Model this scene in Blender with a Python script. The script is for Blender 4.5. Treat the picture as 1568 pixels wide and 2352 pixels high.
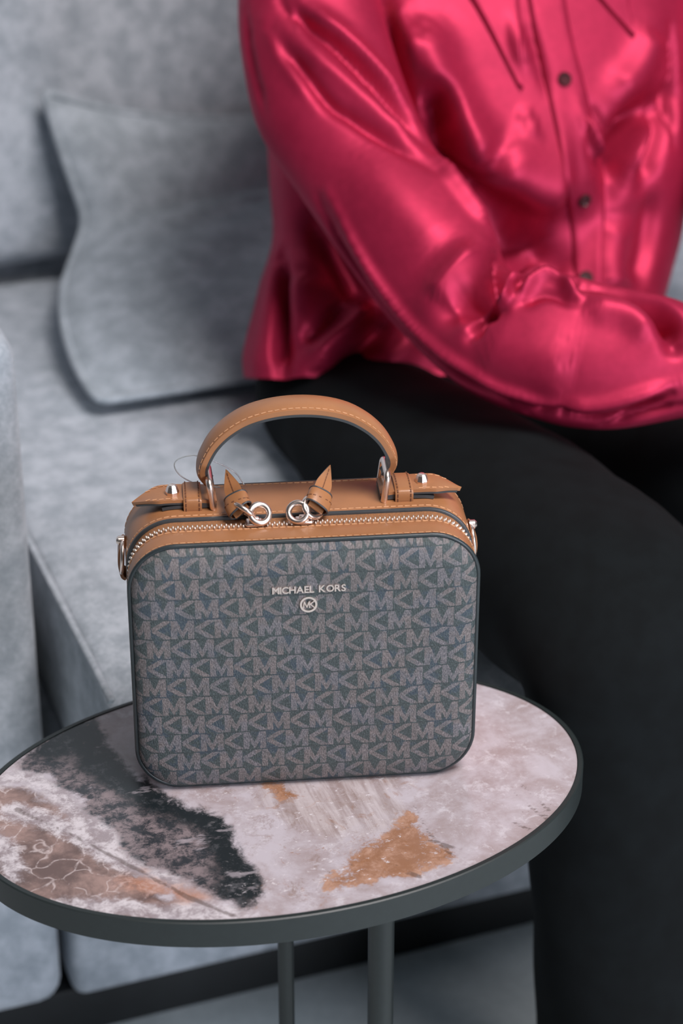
import bpy, bmesh, math, random
import numpy as np
from mathutils import Vector, Matrix
random.seed(4); RNG = np.random.default_rng(4)
scene = bpy.context.scene
for ob in list(bpy.data.objects): bpy.data.objects.remove(ob)
COL = scene.collection

# ------------------------------------------------------------------ camera
F, CX, CY = 5000.0, 784.0, 1176.0
TH = math.radians(27.45); CT, ST = math.cos(TH), math.sin(TH)
TABLE_Z = 0.45; CAM_H = TABLE_Z + 0.781
cam_d = bpy.data.cameras.new('camera'); cam = bpy.data.objects.new('camera', cam_d); COL.objects.link(cam)
cam.location = (0, 0, CAM_H); cam.rotation_euler = (math.pi/2 - TH, 0, 0)
cam_d.sensor_fit = 'VERTICAL'; cam_d.sensor_height = 36.0; cam_d.sensor_width = 24.0
cam_d.lens = 36.0*F/2352.0; cam_d.clip_start = 0.05; cam_d.clip_end = 50
cam_d.dof.use_dof = True; cam_d.dof.focus_distance = 1.335; cam_d.dof.aperture_fstop = 5.0
scene.camera = cam

# ------------------------------------------------------------------ light and exposure
def lin(c):
    return tuple((v/255/12.92) if v/255 <= .04045 else ((v/255+.055)/1.055)**2.4 for v in c)
world = bpy.data.worlds.new('world'); scene.world = world; world.use_nodes = True
wb = world.node_tree.nodes['Background']
wb.inputs['Color'].default_value = (*lin((190, 205, 215)), 1); wb.inputs['Strength'].default_value = 0.10
def area(name, loc, target, sx, sy, power, col):
    l = bpy.data.lights.new(name, 'AREA'); l.shape = 'RECTANGLE'; l.size = sx; l.size_y = sy
    l.energy = power; l.color = col
    o = bpy.data.objects.new(name, l); COL.objects.link(o); o.location = loc
    o.rotation_euler = (Vector(target)-Vector(loc)).to_track_quat('-Z', 'Y').to_euler()
    return o
area('overhead_key', (0.95, 0.45, 3.1), (0.1, 1.5, 0.4), 1.3, 1.0, 118, lin((255, 249, 248)))  # key light from overhead, slightly front right; its source is unseen
area('window_light_far', (2.5, -1.7, 1.3), (0.1, 1.5, 0.25), 1.7, 1.5, 150, lin((236, 242, 255)))
vs = scene.view_settings
vs.view_transform = 'Standard'; vs.look = 'None'; vs.gamma = 1; vs.use_curve_mapping = False; vs.exposure = -0.36

# ------------------------------------------------------------------ maths helpers
def PD(px, py, d):
    """point seen at a photo pixel, d metres along the optical axis"""
    a, b = (px-CX)/F, (py-CY)/F
    return np.array([a*d, (CT-b*ST)*d, CAM_H+(-ST-b*CT)*d])
def PZ(px, py, z):
    a, b = (px-CX)/F, (py-CY)/F
    return PD(px, py, (z-CAM_H)/(-ST-b*CT))
def proj(P):
    P = np.atleast_2d(P); x, y, z = P[:, 0], P[:, 1], P[:, 2]-CAM_H
    d = y*CT-z*ST; v = -(y*ST+z*CT)
    return np.c_[CX+F*x/d, CY+F*v/d]
def onplane(px, py, pt, nn):
    d = PD(px, py, 1.0)-np.array([0, 0, CAM_H]); C = np.array([0, 0, CAM_H])
    return C+d*(((np.array(pt)-C)@nn)/(d@nn))
def catmull(P, n):
    """resample a list of vectors (any dimension) by a centripetal-ish Catmull-Rom spline"""
    P = np.array(P, float); m = len(P)-1
    t = np.linspace(0, m, n); out = []
    Q = np.vstack([2*P[0]-P[1], P, 2*P[-1]-P[-2]])
    for s in t:
        i = min(int(s), m-1); w = s-i
        a, b, c, d = Q[i], Q[i+1], Q[i+2], Q[i+3]
        out.append(.5*((2*b)+(c-a)*w+(2*a-5*b+4*c-d)*w*w+(3*b-a-3*c+d)*w**3))
    return np.array(out)
def nrm(v): return v/np.maximum(np.linalg.norm(v, axis=-1, keepdims=True), 1e-12)
def sstep(x, a, b):
    t = np.clip((x-a)/(b-a), 0, 1); return t*t*(3-2*t)

# ------------------------------------------------------------------ object helpers
def add_obj(name, me, mat=None, parent=None, smooth=True):
    o = bpy.data.objects.new(name, me); COL.objects.link(o)
    if mat: me.materials.append(mat)
    if smooth and len(me.polygons):
        me.polygons.foreach_set('use_smooth', [True]*len(me.polygons))
    if parent: o.parent = parent
    return o
def mesh_obj(name, V, Fc, mat=None, parent=None, smooth=True, sharp=None):
    me = bpy.data.meshes.new(name); me.from_pydata([tuple(map(float, v)) for v in V], [], [tuple(map(int, f)) for f in Fc]); me.update()
    bm = bmesh.new(); bm.from_mesh(me); bmesh.ops.recalc_face_normals(bm, faces=bm.faces[:]); bm.to_mesh(me); bm.free()
    if sharp is not None:
        me.set_sharp_from_angle(angle=math.radians(sharp))
    return add_obj(name, me, mat, parent, smooth)
def thing(name, label, cat, loc=(0, 0, 0), rz=0, group=None):
    o = bpy.data.objects.new(name, None); COL.objects.link(o); o.location = loc; o.rotation_euler = (0, 0, rz)
    o.empty_display_size = .05
    o['label'] = label; o['category'] = cat
    if group: o['group'] = group
    return o
class MB:
    """collects primitives into one mesh"""
    def __init__(s): s.V = []; s.F = []
    def add(s, V, Fc):
        k = len(s.V); s.V.extend([np.array(v, float) for v in V]); s.F.extend([tuple(i+k for i in f) for f in Fc]); return s
    def grid(s, G, closeu=False, closev=False, capu=False):
        G = np.array(G); n, m = G.shape[:2]; k = len(s.V); s.V.extend(list(G.reshape(-1, 3)))
        for i in range(n if closeu else n-1):
            for j in range(m if closev else m-1):
                s.F.append((k+i*m+j, k+i*m+(j+1) % m, k+((i+1) % n)*m+(j+1) % m, k+((i+1) % n)*m+j))
        if capu:
            s.F.append(tuple(k+j for j in range(m))[::-1]); s.F.append(tuple(k+(n-1)*m+j for j in range(m)))
        return s
    def box(s, c, half, R=None):
        R = np.eye(3) if R is None else np.array(R)
        V = [np.array(c)+R@(np.array(half)*np.array(q)) for q in
             [(-1,-1,-1),(1,-1,-1),(1,1,-1),(-1,1,-1),(-1,-1,1),(1,-1,1),(1,1,1),(-1,1,1)]]
        return s.add(V, [(0,3,2,1),(4,5,6,7),(0,1,5,4),(1,2,6,5),(2,3,7,6),(3,0,4,7)])
    def tube(s, P, r, n=10, closed=False):
        P = np.array(P, float); N = len(P)
        T = nrm(np.roll(P, -1, 0)-np.roll(P, 1, 0)) if closed else nrm(np.gradient(P, axis=0))
        up = np.array([0, 0, 1.]) if abs(T[0][2]) < .9 else np.array([0, 1., 0])
        a = nrm(np.cross(T[0], up)); G = []
        r = np.broadcast_to(np.array(r, float), (N,)) if np.ndim(r) < 2 else r
        for i in range(N):
            a = nrm(a-T[i]*(a@T[i])); b = np.cross(T[i], a)
            G.append([P[i]+r[i]*(a*math.cos(q)+b*math.sin(q)) for q in np.linspace(0, 2*math.pi, n, endpoint=False)])
        return s.grid(G, closeu=closed, closev=True, capu=not closed)
    def build(s, name, mat, parent=None, smooth=True, sharp=None):
        return mesh_obj(name, s.V, s.F, mat, parent, smooth, sharp)
def bevel(o, w, seg=3, ang=40):
    m = o.modifiers.new('bevel', 'BEVEL'); m.width = w; m.segments = seg; m.limit_method = 'ANGLE'; m.angle_limit = math.radians(ang)
    return o

# ------------------------------------------------------------------ material helpers
class NT:
    def __init__(s, name):
        s.m = bpy.data.materials.new(name); s.m.use_nodes = True; s.t = s.m.node_tree
        s.b = s.t.nodes['Principled BSDF']
    def n(s, typ, **kw):
        nd = s.t.nodes.new(typ)
        for k, v in kw.items(): setattr(nd, k, v)
        return nd
    def link(s, a, b): s.t.links.new(a, b)
    def put(s, sock, v):
        if isinstance(v, bpy.types.NodeSocket): s.link(v, sock)
        else:
            if hasattr(sock.default_value, '__len__') and len(sock.default_value) == 4 and len(v) == 3: v = (*v, 1)
            sock.default_value = v
    def ma(s, op, a, b=0.0, c=None, clamp=False):
        nd = s.n('ShaderNodeMath', operation=op); nd.use_clamp = clamp
        s.put(nd.inputs[0], a); s.put(nd.inputs[1], b)
        if c is not None: s.put(nd.inputs[2], c)
        return nd.outputs[0]
    def mix(s, f, a, b, mode='MIX'):
        nd = s.n('ShaderNodeMix', data_type='RGBA', blend_type=mode)
        s.put(nd.inputs[0], f); s.put(nd.inputs[6], a); s.put(nd.inputs[7], b); return nd.outputs[2]
    def obj(s): return s.n('ShaderNodeTexCoord').outputs['Object']
    def mapping(s, v, scale=(1, 1, 1), rot=(0, 0, 0), loc=(0, 0, 0)):
        nd = s.n('ShaderNodeMapping'); s.link(v, nd.inputs[0]); nd.inputs['Scale'].default_value = scale
        nd.inputs['Rotation'].default_value = rot; nd.inputs['Location'].default_value = loc; return nd.outputs[0]
    def noise(s, v, sc, det=4, rough=.55, dist=0.0):
        nd = s.n('ShaderNodeTexNoise'); s.link(v, nd.inputs['Vector']); nd.inputs['Scale'].default_value = sc
        nd.inputs['Detail'].default_value = det; nd.inputs['Roughness'].default_value = rough; nd.inputs['Distortion'].default_value = dist
        return nd.outputs[0]
    def ss(s, v, a, b):
        nd = s.n('ShaderNodeMapRange', interpolation_type='SMOOTHSTEP'); s.put(nd.inputs[0], v)
        nd.inputs[1].default_value = a; nd.inputs[2].default_value = b; return nd.outputs[0]
    def bump(s, h, strength=.3, dist=.001):
        nd = s.n('ShaderNodeBump'); s.link(h, nd.inputs['Height']); nd.inputs['Strength'].default_value = strength
        nd.inputs['Distance'].default_value = dist; s.link(nd.outputs[0], s.b.inputs['Normal']); return nd
    def base(s, c): s.put(s.b.inputs['Base Color'], c)
    def set(s, **kw):
        for k, v in kw.items(): s.put(s.b.inputs[k.replace('_', ' ')], v)
        return s
def simple(name, c, rough=.5, metal=0.0, var=.12, sc=60, bump=0.0, bsc=400, bd=.0005, **kw):
    t = NT(name); v = t.obj(); c = lin(c)
    nz = t.noise(v, sc, 3); dark = tuple(x*(1-var) for x in c); lite = tuple(min(1, x*(1+var)) for x in c)
    t.base(t.mix(t.ss(nz, .3, .7), dark, lite)); t.set(Roughness=rough, Metallic=metal)
    if bump: t.bump(t.noise(v, bsc, 3), bump, bd)
    for k, vv in kw.items(): t.put(t.b.inputs[k.replace('_', ' ')], vv)
    return t.m

def fabric(name, c1, c2):
    t = NT(name); v = t.obj()
    a = t.noise(v, 42, 6, .68); b = t.noise(v, 330, 3, .7); c = t.noise(v, 5, 2)
    f = t.ma('ADD', t.ma('MULTIPLY', a, .62), t.ma('ADD', t.ma('MULTIPLY', b, .28), t.ma('MULTIPLY', c, .12)))
    t.base(t.mix(t.ss(f, .40, .64), lin(c1), lin(c2)))
    t.set(Roughness=.95, Specular_IOR_Level=.15, Sheen_Weight=.25, Sheen_Roughness=.5)
    t.bump(t.ma('ADD', b, a), .35, .0012)
    return t.m
M_SOFA = fabric('grey_felt_upholstery', (150, 158, 166), (188, 194, 202))
M_CUSH = fabric('grey_felt_cushion', (146, 155, 162), (178, 186, 194))
M_BLACKWOOD = simple('black_plinth', (17, 20, 22), .6)
M_METAL_DK = simple('dark_powder_coat', (34, 41, 41), .42, 0.0, .06, 200, .08, 1500)
M_TAN = simple('tan_leather', (160, 108, 70), .36, 0, .07, 40, .12, 900, .0003)
M_TAN_DK = simple('tan_leather_tape', (150, 102, 66), .75, 0, .2, 900, .3, 1800)
M_EDGE = simple('dark_edge_paint', (58, 60, 62), .38, 0, .1, 100)
M_PIPE = simple('dark_piping_vinyl', (44, 51, 53), .36, 0, .1, 100)
M_GOLD = simple('pale_gold_metal', (244, 226, 216), .30, 1.0, .03, 50)
M_TEETH = simple('bright_zipper_metal', (252, 238, 226), .42, 1.0, .02, 50)
M_STITCH = simple('tan_thread', (212, 158, 116), .6, 0, .1, 300)
M_STITCH_DK = simple('brown_thread', (105, 62, 36), .7, 0, .1, 300)
M_NYLON = NT('clear_nylon').set(Base_Color=lin((235, 240, 240)), Roughness=.1, Transmission_Weight=.75, IOR=1.4).m
M_FLOOR = None
def floor_mat():
    t = NT('pale_grey_floor'); v = t.obj()
    f = t.ma('ADD', t.ma('MULTIPLY', t.noise(v, 3, 4), .7), t.ma('MULTIPLY', t.noise(v, 90, 3), .3))
    t.base(t.mix(t.ss(f, .35, .65), lin((186, 194, 196)), lin((206, 213, 214)))); t.set(Roughness=.55)
    return t.m
M_FLOOR = floor_mat()
M_WALL = simple('pale_plaster', (176, 182, 186), .9, 0, .03, 8)
M_SKIN = simple('skin', (196, 150, 128), .5, 0, .05, 30, Subsurface_Weight=.1)
M_HAIR = simple('dark_brown_hair', (48, 34, 28), .45, 0, .3, 120)
M_EYE = simple('eye_white', (225, 222, 218), .2, 0, .02)
M_LIPS = simple('lips', (160, 80, 80), .4, 0, .03)
M_TROUSER = simple('black_trouser_cloth', (10, 14, 16), .9, 0, .25, 40, .1, 700, Specular_IOR_Level=.2)
M_SHOE = simple('black_shoe_leather', (14, 15, 16), .35)
M_BUTTON = simple('dark_horn_button', (66, 24, 30), .25, 0, .35, 220)
def satin():
    t = NT('crimson_satin'); v = t.obj()
    a = t.noise(v, 14, 4); b = t.noise(v, 160, 3)
    t.base(t.mix(t.ss(t.ma('ADD', t.ma('MULTIPLY', a, .7), t.ma('MULTIPLY', b, .3)), .35, .65), lin((160, 32, 64)), lin((176, 38, 72))))
    t.set(Roughness=.50, Metallic=.50, Specular_IOR_Level=.5, Specular_Tint=(1.0, .55, .68, 1))
    return t.m
M_SATIN = satin()

# ------------------------------------------------------------------ the setting
YAW = math.radians(20.5)
SU = np.array([math.cos(YAW), math.sin(YAW), 0]); SN = np.array([-math.sin(YAW), math.cos(YAW), 0])
SO = PZ(676, 2254, 0.0)                      # point on the plinth-floor line
def S(xs, ys, z): return SO+SU*xs+SN*ys+np.array([0, 0, z])
def struct(o): o['kind'] = 'structure'; return o
fl = MB().box((0, 1.0, -.02), (4.0, 4.0, .02)).build('floor', M_FLOOR, smooth=False); struct(fl)
wl = MB().box((0, 0, 1.4), (3.2, .05, 1.4)).build('wall_back', M_WALL, smooth=False); struct(wl)
wl.location = tuple(S(0.2, 1.10, 0)); wl.rotation_euler = (0, 0, YAW)
bb = MB().box((0, 0, .045), (3.2, .008, .045)).build('baseboard_back', M_WALL, smooth=False); struct(bb)
bb.location = tuple(S(0.2, 1.042, 0)); bb.rotation_euler = (0, 0, YAW)

# ------------------------------------------------------------------ sofa
SEAT_Z = .43
sofa = thing('sofa', 'pale grey felt sofa with a wide armrest and black plinth', 'sofa', tuple(S(0, 0, 0)), YAW)
def sbox(name, x0, x1, y0, y1, z0, z1, bw, mat=M_SOFA, seg=4, par=sofa):
    o = MB().box(((x0+x1)/2, (y0+y1)/2, (z0+z1)/2), ((x1-x0)/2, (y1-y0)/2, (z1-z0)/2)).build(name, mat, par)
    if bw: bevel(o, bw, seg)
    return o
sbox('plinth', -.40, 1.55, 0.0, .80, 0.0, .047, .002, M_BLACKWOOD)
sbox('base', -.196, 1.50, -.015, .66, .047, .295, .012)
sbox('armrest', -.42, -.203, -.018, .86, .047, .640, .022)
sbox('armrest', 1.50, 1.72, -.018, .86, .047, .685, .022)
# seat cushion: overhangs the base, rounded front edge
def seat_cushion():
    xs = np.concatenate([np.linspace(-.186, -.17, 6), np.linspace(-.16, 1.48, 60), np.linspace(1.49, 1.498, 4)])
    prof = []
    for q in np.linspace(0, 1, 9): prof.append((-.145-.04*math.cos(q*math.pi/2-math.pi/2+math.pi/2)*1.0, .295+.0*q))
    pts = [(.64, .29), (-.12, .29), (-.15, .292), (-.172, .302), (-.185, .322), (-.19, .35), (-.186, .38), (-.172, .405), (-.145, .421), (-.10, .429), (0, .4315), (.2, .432), (.40, .431), (.55, .430), (.62, .425), (.64, .42)]
    C = catmull([(a, b) for a, b in pts], 70)
    G = []
    for i, x in enumerate(xs):
        e = min(x+.186, 1.498-x); k = 1-math.sqrt(max(0, 1-min(1, (1-min(e, .022)/.022))**2)) if e < .022 else 0.0
        row = []
        for (y, z) in C:
            cz = .362; zz = z-(z-cz)*k*.16 if True else z
            zz += .0022*math.sin(y*21+x*3)*math.sin(x*9+1.3)*(1 if z > .42 else 0)
            row.append((x, y, zz))
        G.append(row)
    return MB().grid(G, capu=True).build('seat_cushion', M_SOFA, sofa, True, 60)
seat_cushion()
# dark welt along the seat cushion's left top edge
w = MB().tube([(-.187, y, .4285-.0025*(y < -.12)*abs(y+.12)/.06) for y in np.linspace(-.165, .60, 40)], .0028, 8).build('welt', M_SOFA, sofa)
# back: lower bolster and tall back pad
def pad(name, x0, x1, prof, par):
    C = catmull(prof, 60); xs = np.linspace(x0, x1, 40); G = []
    for x in xs:
        e = min(x-x0, x1-x); k = max(0, 1-e/.03)**2*.012
        G.append([(x, y+k, z+.002*math.sin(x*11+z*14)) for y, z in C])
    return MB().grid(G, capu=True).build(name, M_SOFA, par, True, 60)
pad('back_pad', -.42, 1.72, [(.70, .435), (.66, .437), (.636, .447), (.624, .47), (.626, .55), (.640, .66), (.662, .78), (.682, .90), (.700, .955), (.735, .975), (.80, .972), (.84, .93), (.845, .70), (.845, .44)], sofa)
sbox('back_frame', -.42, 1.72, .66, .86, .047, .434, .01)

# ------------------------------------------------------------------ floor-level things come first, then the cushion
cushion = thing('throw_cushion', 'plump grey felt cushion with piped edge slumped against the sofa back', 'cushion', tuple(S(.16, .45, SEAT_Z)), YAW)
CUL = np.array([S(.16, .45, SEAT_Z)])
def to_local(o_loc, yaw, P):
    P = np.atleast_2d(P)-np.array(o_loc); c, s = math.cos(-yaw), math.sin(-yaw)
    return np.c_[P[:, 0]*c-P[:, 1]*s, P[:, 0]*s+P[:, 1]*c, P[:, 2]]
def make_cushion():
    # mid surface: v runs from the lower edge on the seat to the upper edge on the back
    path = catmull([(.272, .448), (.335, .456), (.41, .466), (.48, .474), (.530, .486), (.560, .508), (.580, .545), (.596, .585), (.612, .626)], 61)
    nu, nv = 71, 61
    # left edge x along v (sofa coordinates), right edge mirrored around .17
    vs_ = np.linspace(0, 1, nv)
    xl = catmull([(-.080,), (-.082,), (-.074,), (-.056,), (-.032,), (-.014,), (-.020,), (-.028,), (-.034,)], nv)[:, 0]
    T = nrm(np.gradient(path, axis=0)); Nn = np.c_[-T[:, 1], T[:, 0]]
    if Nn[30][0] > 0: Nn = -Nn
    front, back = [], []
    for i, uu in enumerate(np.linspace(0, 1, nu)):
        fr, bk = [], []
        for j, v in enumerate(vs_):
            e = (max(0, 4*uu*(1-uu))**.62)*(max(0, 4*v*(1-v))**.62)
            x = xl[j]+(.40-2*0-(-.04)-xl[j]-.0)*uu
            # edges sag inward between the corners
            sag = -.052*(4*uu*(1-uu))**.85*(max(0, v-.45)/.55)**1.6
            y, z = path[j]; th = .040*e
            wr = .0025*math.sin(uu*23+v*9)*e+.0018*math.sin(v*31-uu*12)*e
            ny, nz = Nn[j]
            fr.append((x, y+ny*(th+wr), z+nz*(th+wr)+sag)); bk.append((x, y-ny*th*.45, z-nz*th*.45+sag))
        front.append(fr); back.append(bk)
    fr, bk = np.array(front), np.array(back)
    loc = np.array([.16, .45, SEAT_Z])
    m = MB(); m.grid(fr-loc); m.grid(bk-loc)
    m.build('cover', M_CUSH, cushion)
    ring = np.vstack([fr[:, 0], fr[-1, 1:], fr[::-1, -1][1:], fr[0, ::-1][1:-1]])-loc
    # round the corners of the piping
    rs = ring.copy()
    for _ in range(3): rs = .5*rs+.25*(np.roll(rs, 1, 0)+np.roll(rs, -1, 0))
    MB().tube(rs, .0042, 8, closed=True).build('piping', M_CUSH, cushion)
make_cushion()

# ------------------------------------------------------------------ side table
TC = np.array([-.037, 1.133]); TA, TB = .1927, .1282; TANG = math.radians(18.1)
table = thing('side_table', 'small oval side table with a veined marble top and dark metal rim', 'table', (TC[0], TC[1], 0), TANG)
def tl(px, py):
    p = PZ(px, py, TABLE_Z)[:2]-TC; c, s = math.cos(-TANG), math.sin(-TANG)
    return (p[0]*c-p[1]*s, p[0]*s+p[1]*c)
def poly_sd(P, poly):
    poly = np.array(poly); d = np.full(len(P), 1e9); ins = np.zeros(len(P), bool)
    for i in range(len(poly)):
        a, b = poly[i], poly[(i+1) % len(poly)]; e = b-a; w_ = P-a
        t = np.clip((w_@e)/(e@e), 0, 1); d = np.minimum(d, np.linalg.norm(w_-t[:, None]*e, axis=1))
        cnd = ((a[1] <= P[:, 1]) != (b[1] <= P[:, 1]))
        xx = a[0]+(P[:, 1]-a[1])/np.where(abs(e[1]) < 1e-12, 1e-12, e[1])*e[0]
        ins ^= cnd & (P[:, 0] < xx)
    return np.where(ins, d, -d)
def line_d(P, pts):
    d = np.full(len(P), 1e9)
    for a, b in zip(pts[:-1], pts[1:]):
        a, b = np.array(a), np.array(b); e = b-a; w_ = P-a; t = np.clip((w_@e)/(e@e), 0, 1)
        d = np.minimum(d, np.linalg.norm(w_-t[:, None]*e, axis=1))
    return d
def tpoly(pts): return [tl(*p) for p in pts]
def marble():
    t = NT('veined_marble'); v = t.obj()
    def at(nm):
        nd = t.n('ShaderNodeAttribute'); nd.attribute_name = nm; return nd.outputs['Fac']
    n1 = t.noise(v, 28, 7, .66, .3); n2 = t.noise(v, 95, 6, .74, .25); n3 = t.noise(v, 300, 4, .7)
    n4 = t.noise(t.mapping(v, (1, 1.6, 1), (0, 0, .6)), 170, 5, .75, .3)
    def sd(nm, a1, a2):        # signed distance with a ragged edge
        x = t.ma('ADD', at(nm), t.ma('MULTIPLY', t.ma('SUBTRACT', n1, .5), a1))
        return t.ma('ADD', x, t.ma('MULTIPLY', t.ma('SUBTRACT', n2, .5), a2))
    # pale ground with pinkish and grey clouds
    g = t.mix(t.ss(n1, .35, .66), lin((192, 183, 190)), lin((164, 148, 149)))
    g = t.mix(t.ma('MULTIPLY', t.ss(n2, .52, .66), .75), g, lin((206, 199, 205)))
    g = t.mix(t.ma('MULTIPLY', t.ss(t.noise(v, 48, 7, .78, .4), .53, .66), t.ma('ADD', .15, t.ma('MULTIPLY', t.ss(sd('fleck', .05, .03), -.02, .02), .6))), g, lin((142, 120, 114)))
    rust_fine = t.ma('MULTIPLY', t.ss(t.noise(v, 60, 5, .7, 1.2), .56, .66), t.ss(sd('fleck', .05, .02), -.01, .02))
    g = t.mix(t.ma('MULTIPLY', rust_fine, .8), g, lin((156, 116, 96)))
    # brown streaky zone below the bag
    br = t.ss(sd('taupe', .06, .035), -.008, .014)
    streak = t.noise(t.mapping(v, (150, 16, 1), (0, 0, math.radians(-28))), 1, 5, .65)
    g = t.mix(t.ma('MULTIPLY', br, .62), g, t.mix(t.ss(streak, .4, .62), lin((146, 126, 120)), lin((196, 184, 184))))
    # rust patches
    rs = t.ss(sd('rust', .034, .040), -.002, .004)
    g = t.mix(t.ma('MULTIPLY', rs, .9), g, t.mix(t.ss(n2, .42, .68), lin((148, 100, 66)), lin((182, 138, 112))))
    # brown marble with white cracks at the near left
    cr = t.n('ShaderNodeTexVoronoi', feature='DISTANCE_TO_EDGE'); cr.inputs['Scale'].default_value = 46
    wv = t.n('ShaderNodeVectorMath', operation='MULTIPLY_ADD'); nc = t.n('ShaderNodeTexNoise'); nc.inputs['Scale'].default_value = 45
    t.link(v, nc.inputs['Vector']); t.link(nc.outputs[1], wv.inputs[0]); wv.inputs[1].default_value = (.03, .03, .03); t.link(v, wv.inputs[2])
    t.link(wv.outputs[0], cr.inputs['Vector'])
    brn = t.mix(t.ss(n1, .38, .66), lin((100, 80, 76)), lin((158, 130, 122)))
    brn = t.mix(t.ma('MULTIPLY', t.ma('MULTIPLY', t.ss(cr.outputs['Distance'], .05, .0), t.ss(n2, .40, .56)), .6), brn, lin((214, 198, 196)))
    g = t.mix(t.ss(sd('brown', .045, .03), -.004, .008), g, brn)
    wh = t.ss(sd('white', .022, .022), -.004, .005)
    g = t.mix(t.ma('MULTIPLY', wh, .9), g, t.mix(t.ss(n2, .4, .62), lin((150, 138, 142)), lin((212, 204, 208))))
    g = t.mix(t.ma('MULTIPLY', t.ss(sd('rustleft', .03, .03), -.004, .007), .9), g, t.mix(t.ss(n2, .42, .66), lin((176, 124, 100)), lin((190, 156, 146))))
    # the dark band, blackest along its far edge
    dk = t.ss(t.ma('ADD', sd('dark', .024, .020), .003), -.003, .004)
    inner = t.mix(t.ss(t.noise(v, 80, 8, .8, .2), .42, .60), lin((50, 53, 58)), lin((134, 120, 122)))
    inner = t.mix(t.ss(sd('darkedge', .03, .02), -.006, .008), inner, t.mix(t.ss(n2, .5, .74), lin((30, 36, 39)), lin((84, 84, 88))))
    inner = t.mix(t.ma('MULTIPLY', t.ss(t.noise(t.mapping(v, (26, 70, 1), (0, 0, math.radians(35))), 1, 5, .7), .60, .70), .55), inner, lin((178, 168, 174)))
    g = t.mix(dk, g, inner)
    # fine pale and dark flecks
    fz = t.ss(sd('fleck', .05, .03), -.03, .02)
    g = t.mix(t.ma('MULTIPLY', t.ma('MULTIPLY', t.ss(n4, .60, .66), fz), .85), g, lin((216, 208, 212)))
    g = t.mix(t.ma('MULTIPLY', t.ma('MULTIPLY', t.ss(n4, .36, .30), fz), .7), g, lin((122, 96, 82)))
    # thin dark cracks and specks
    g = t.mix(t.ma('MULTIPLY', t.ss(sd('crack', .009, .005), -.0016, -.0003), .6), g, lin((84, 68, 62)))
    g = t.mix(t.ma('MULTIPLY', t.ss(n3, .66, .72), t.ss(n1, .45, .6)), g, lin((110, 92, 86)))
    t.base(g); t.set(Roughness=.22, Specular_IOR_Level=.5)
    t.bump(n2, .03, .001)
    return t.m
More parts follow.
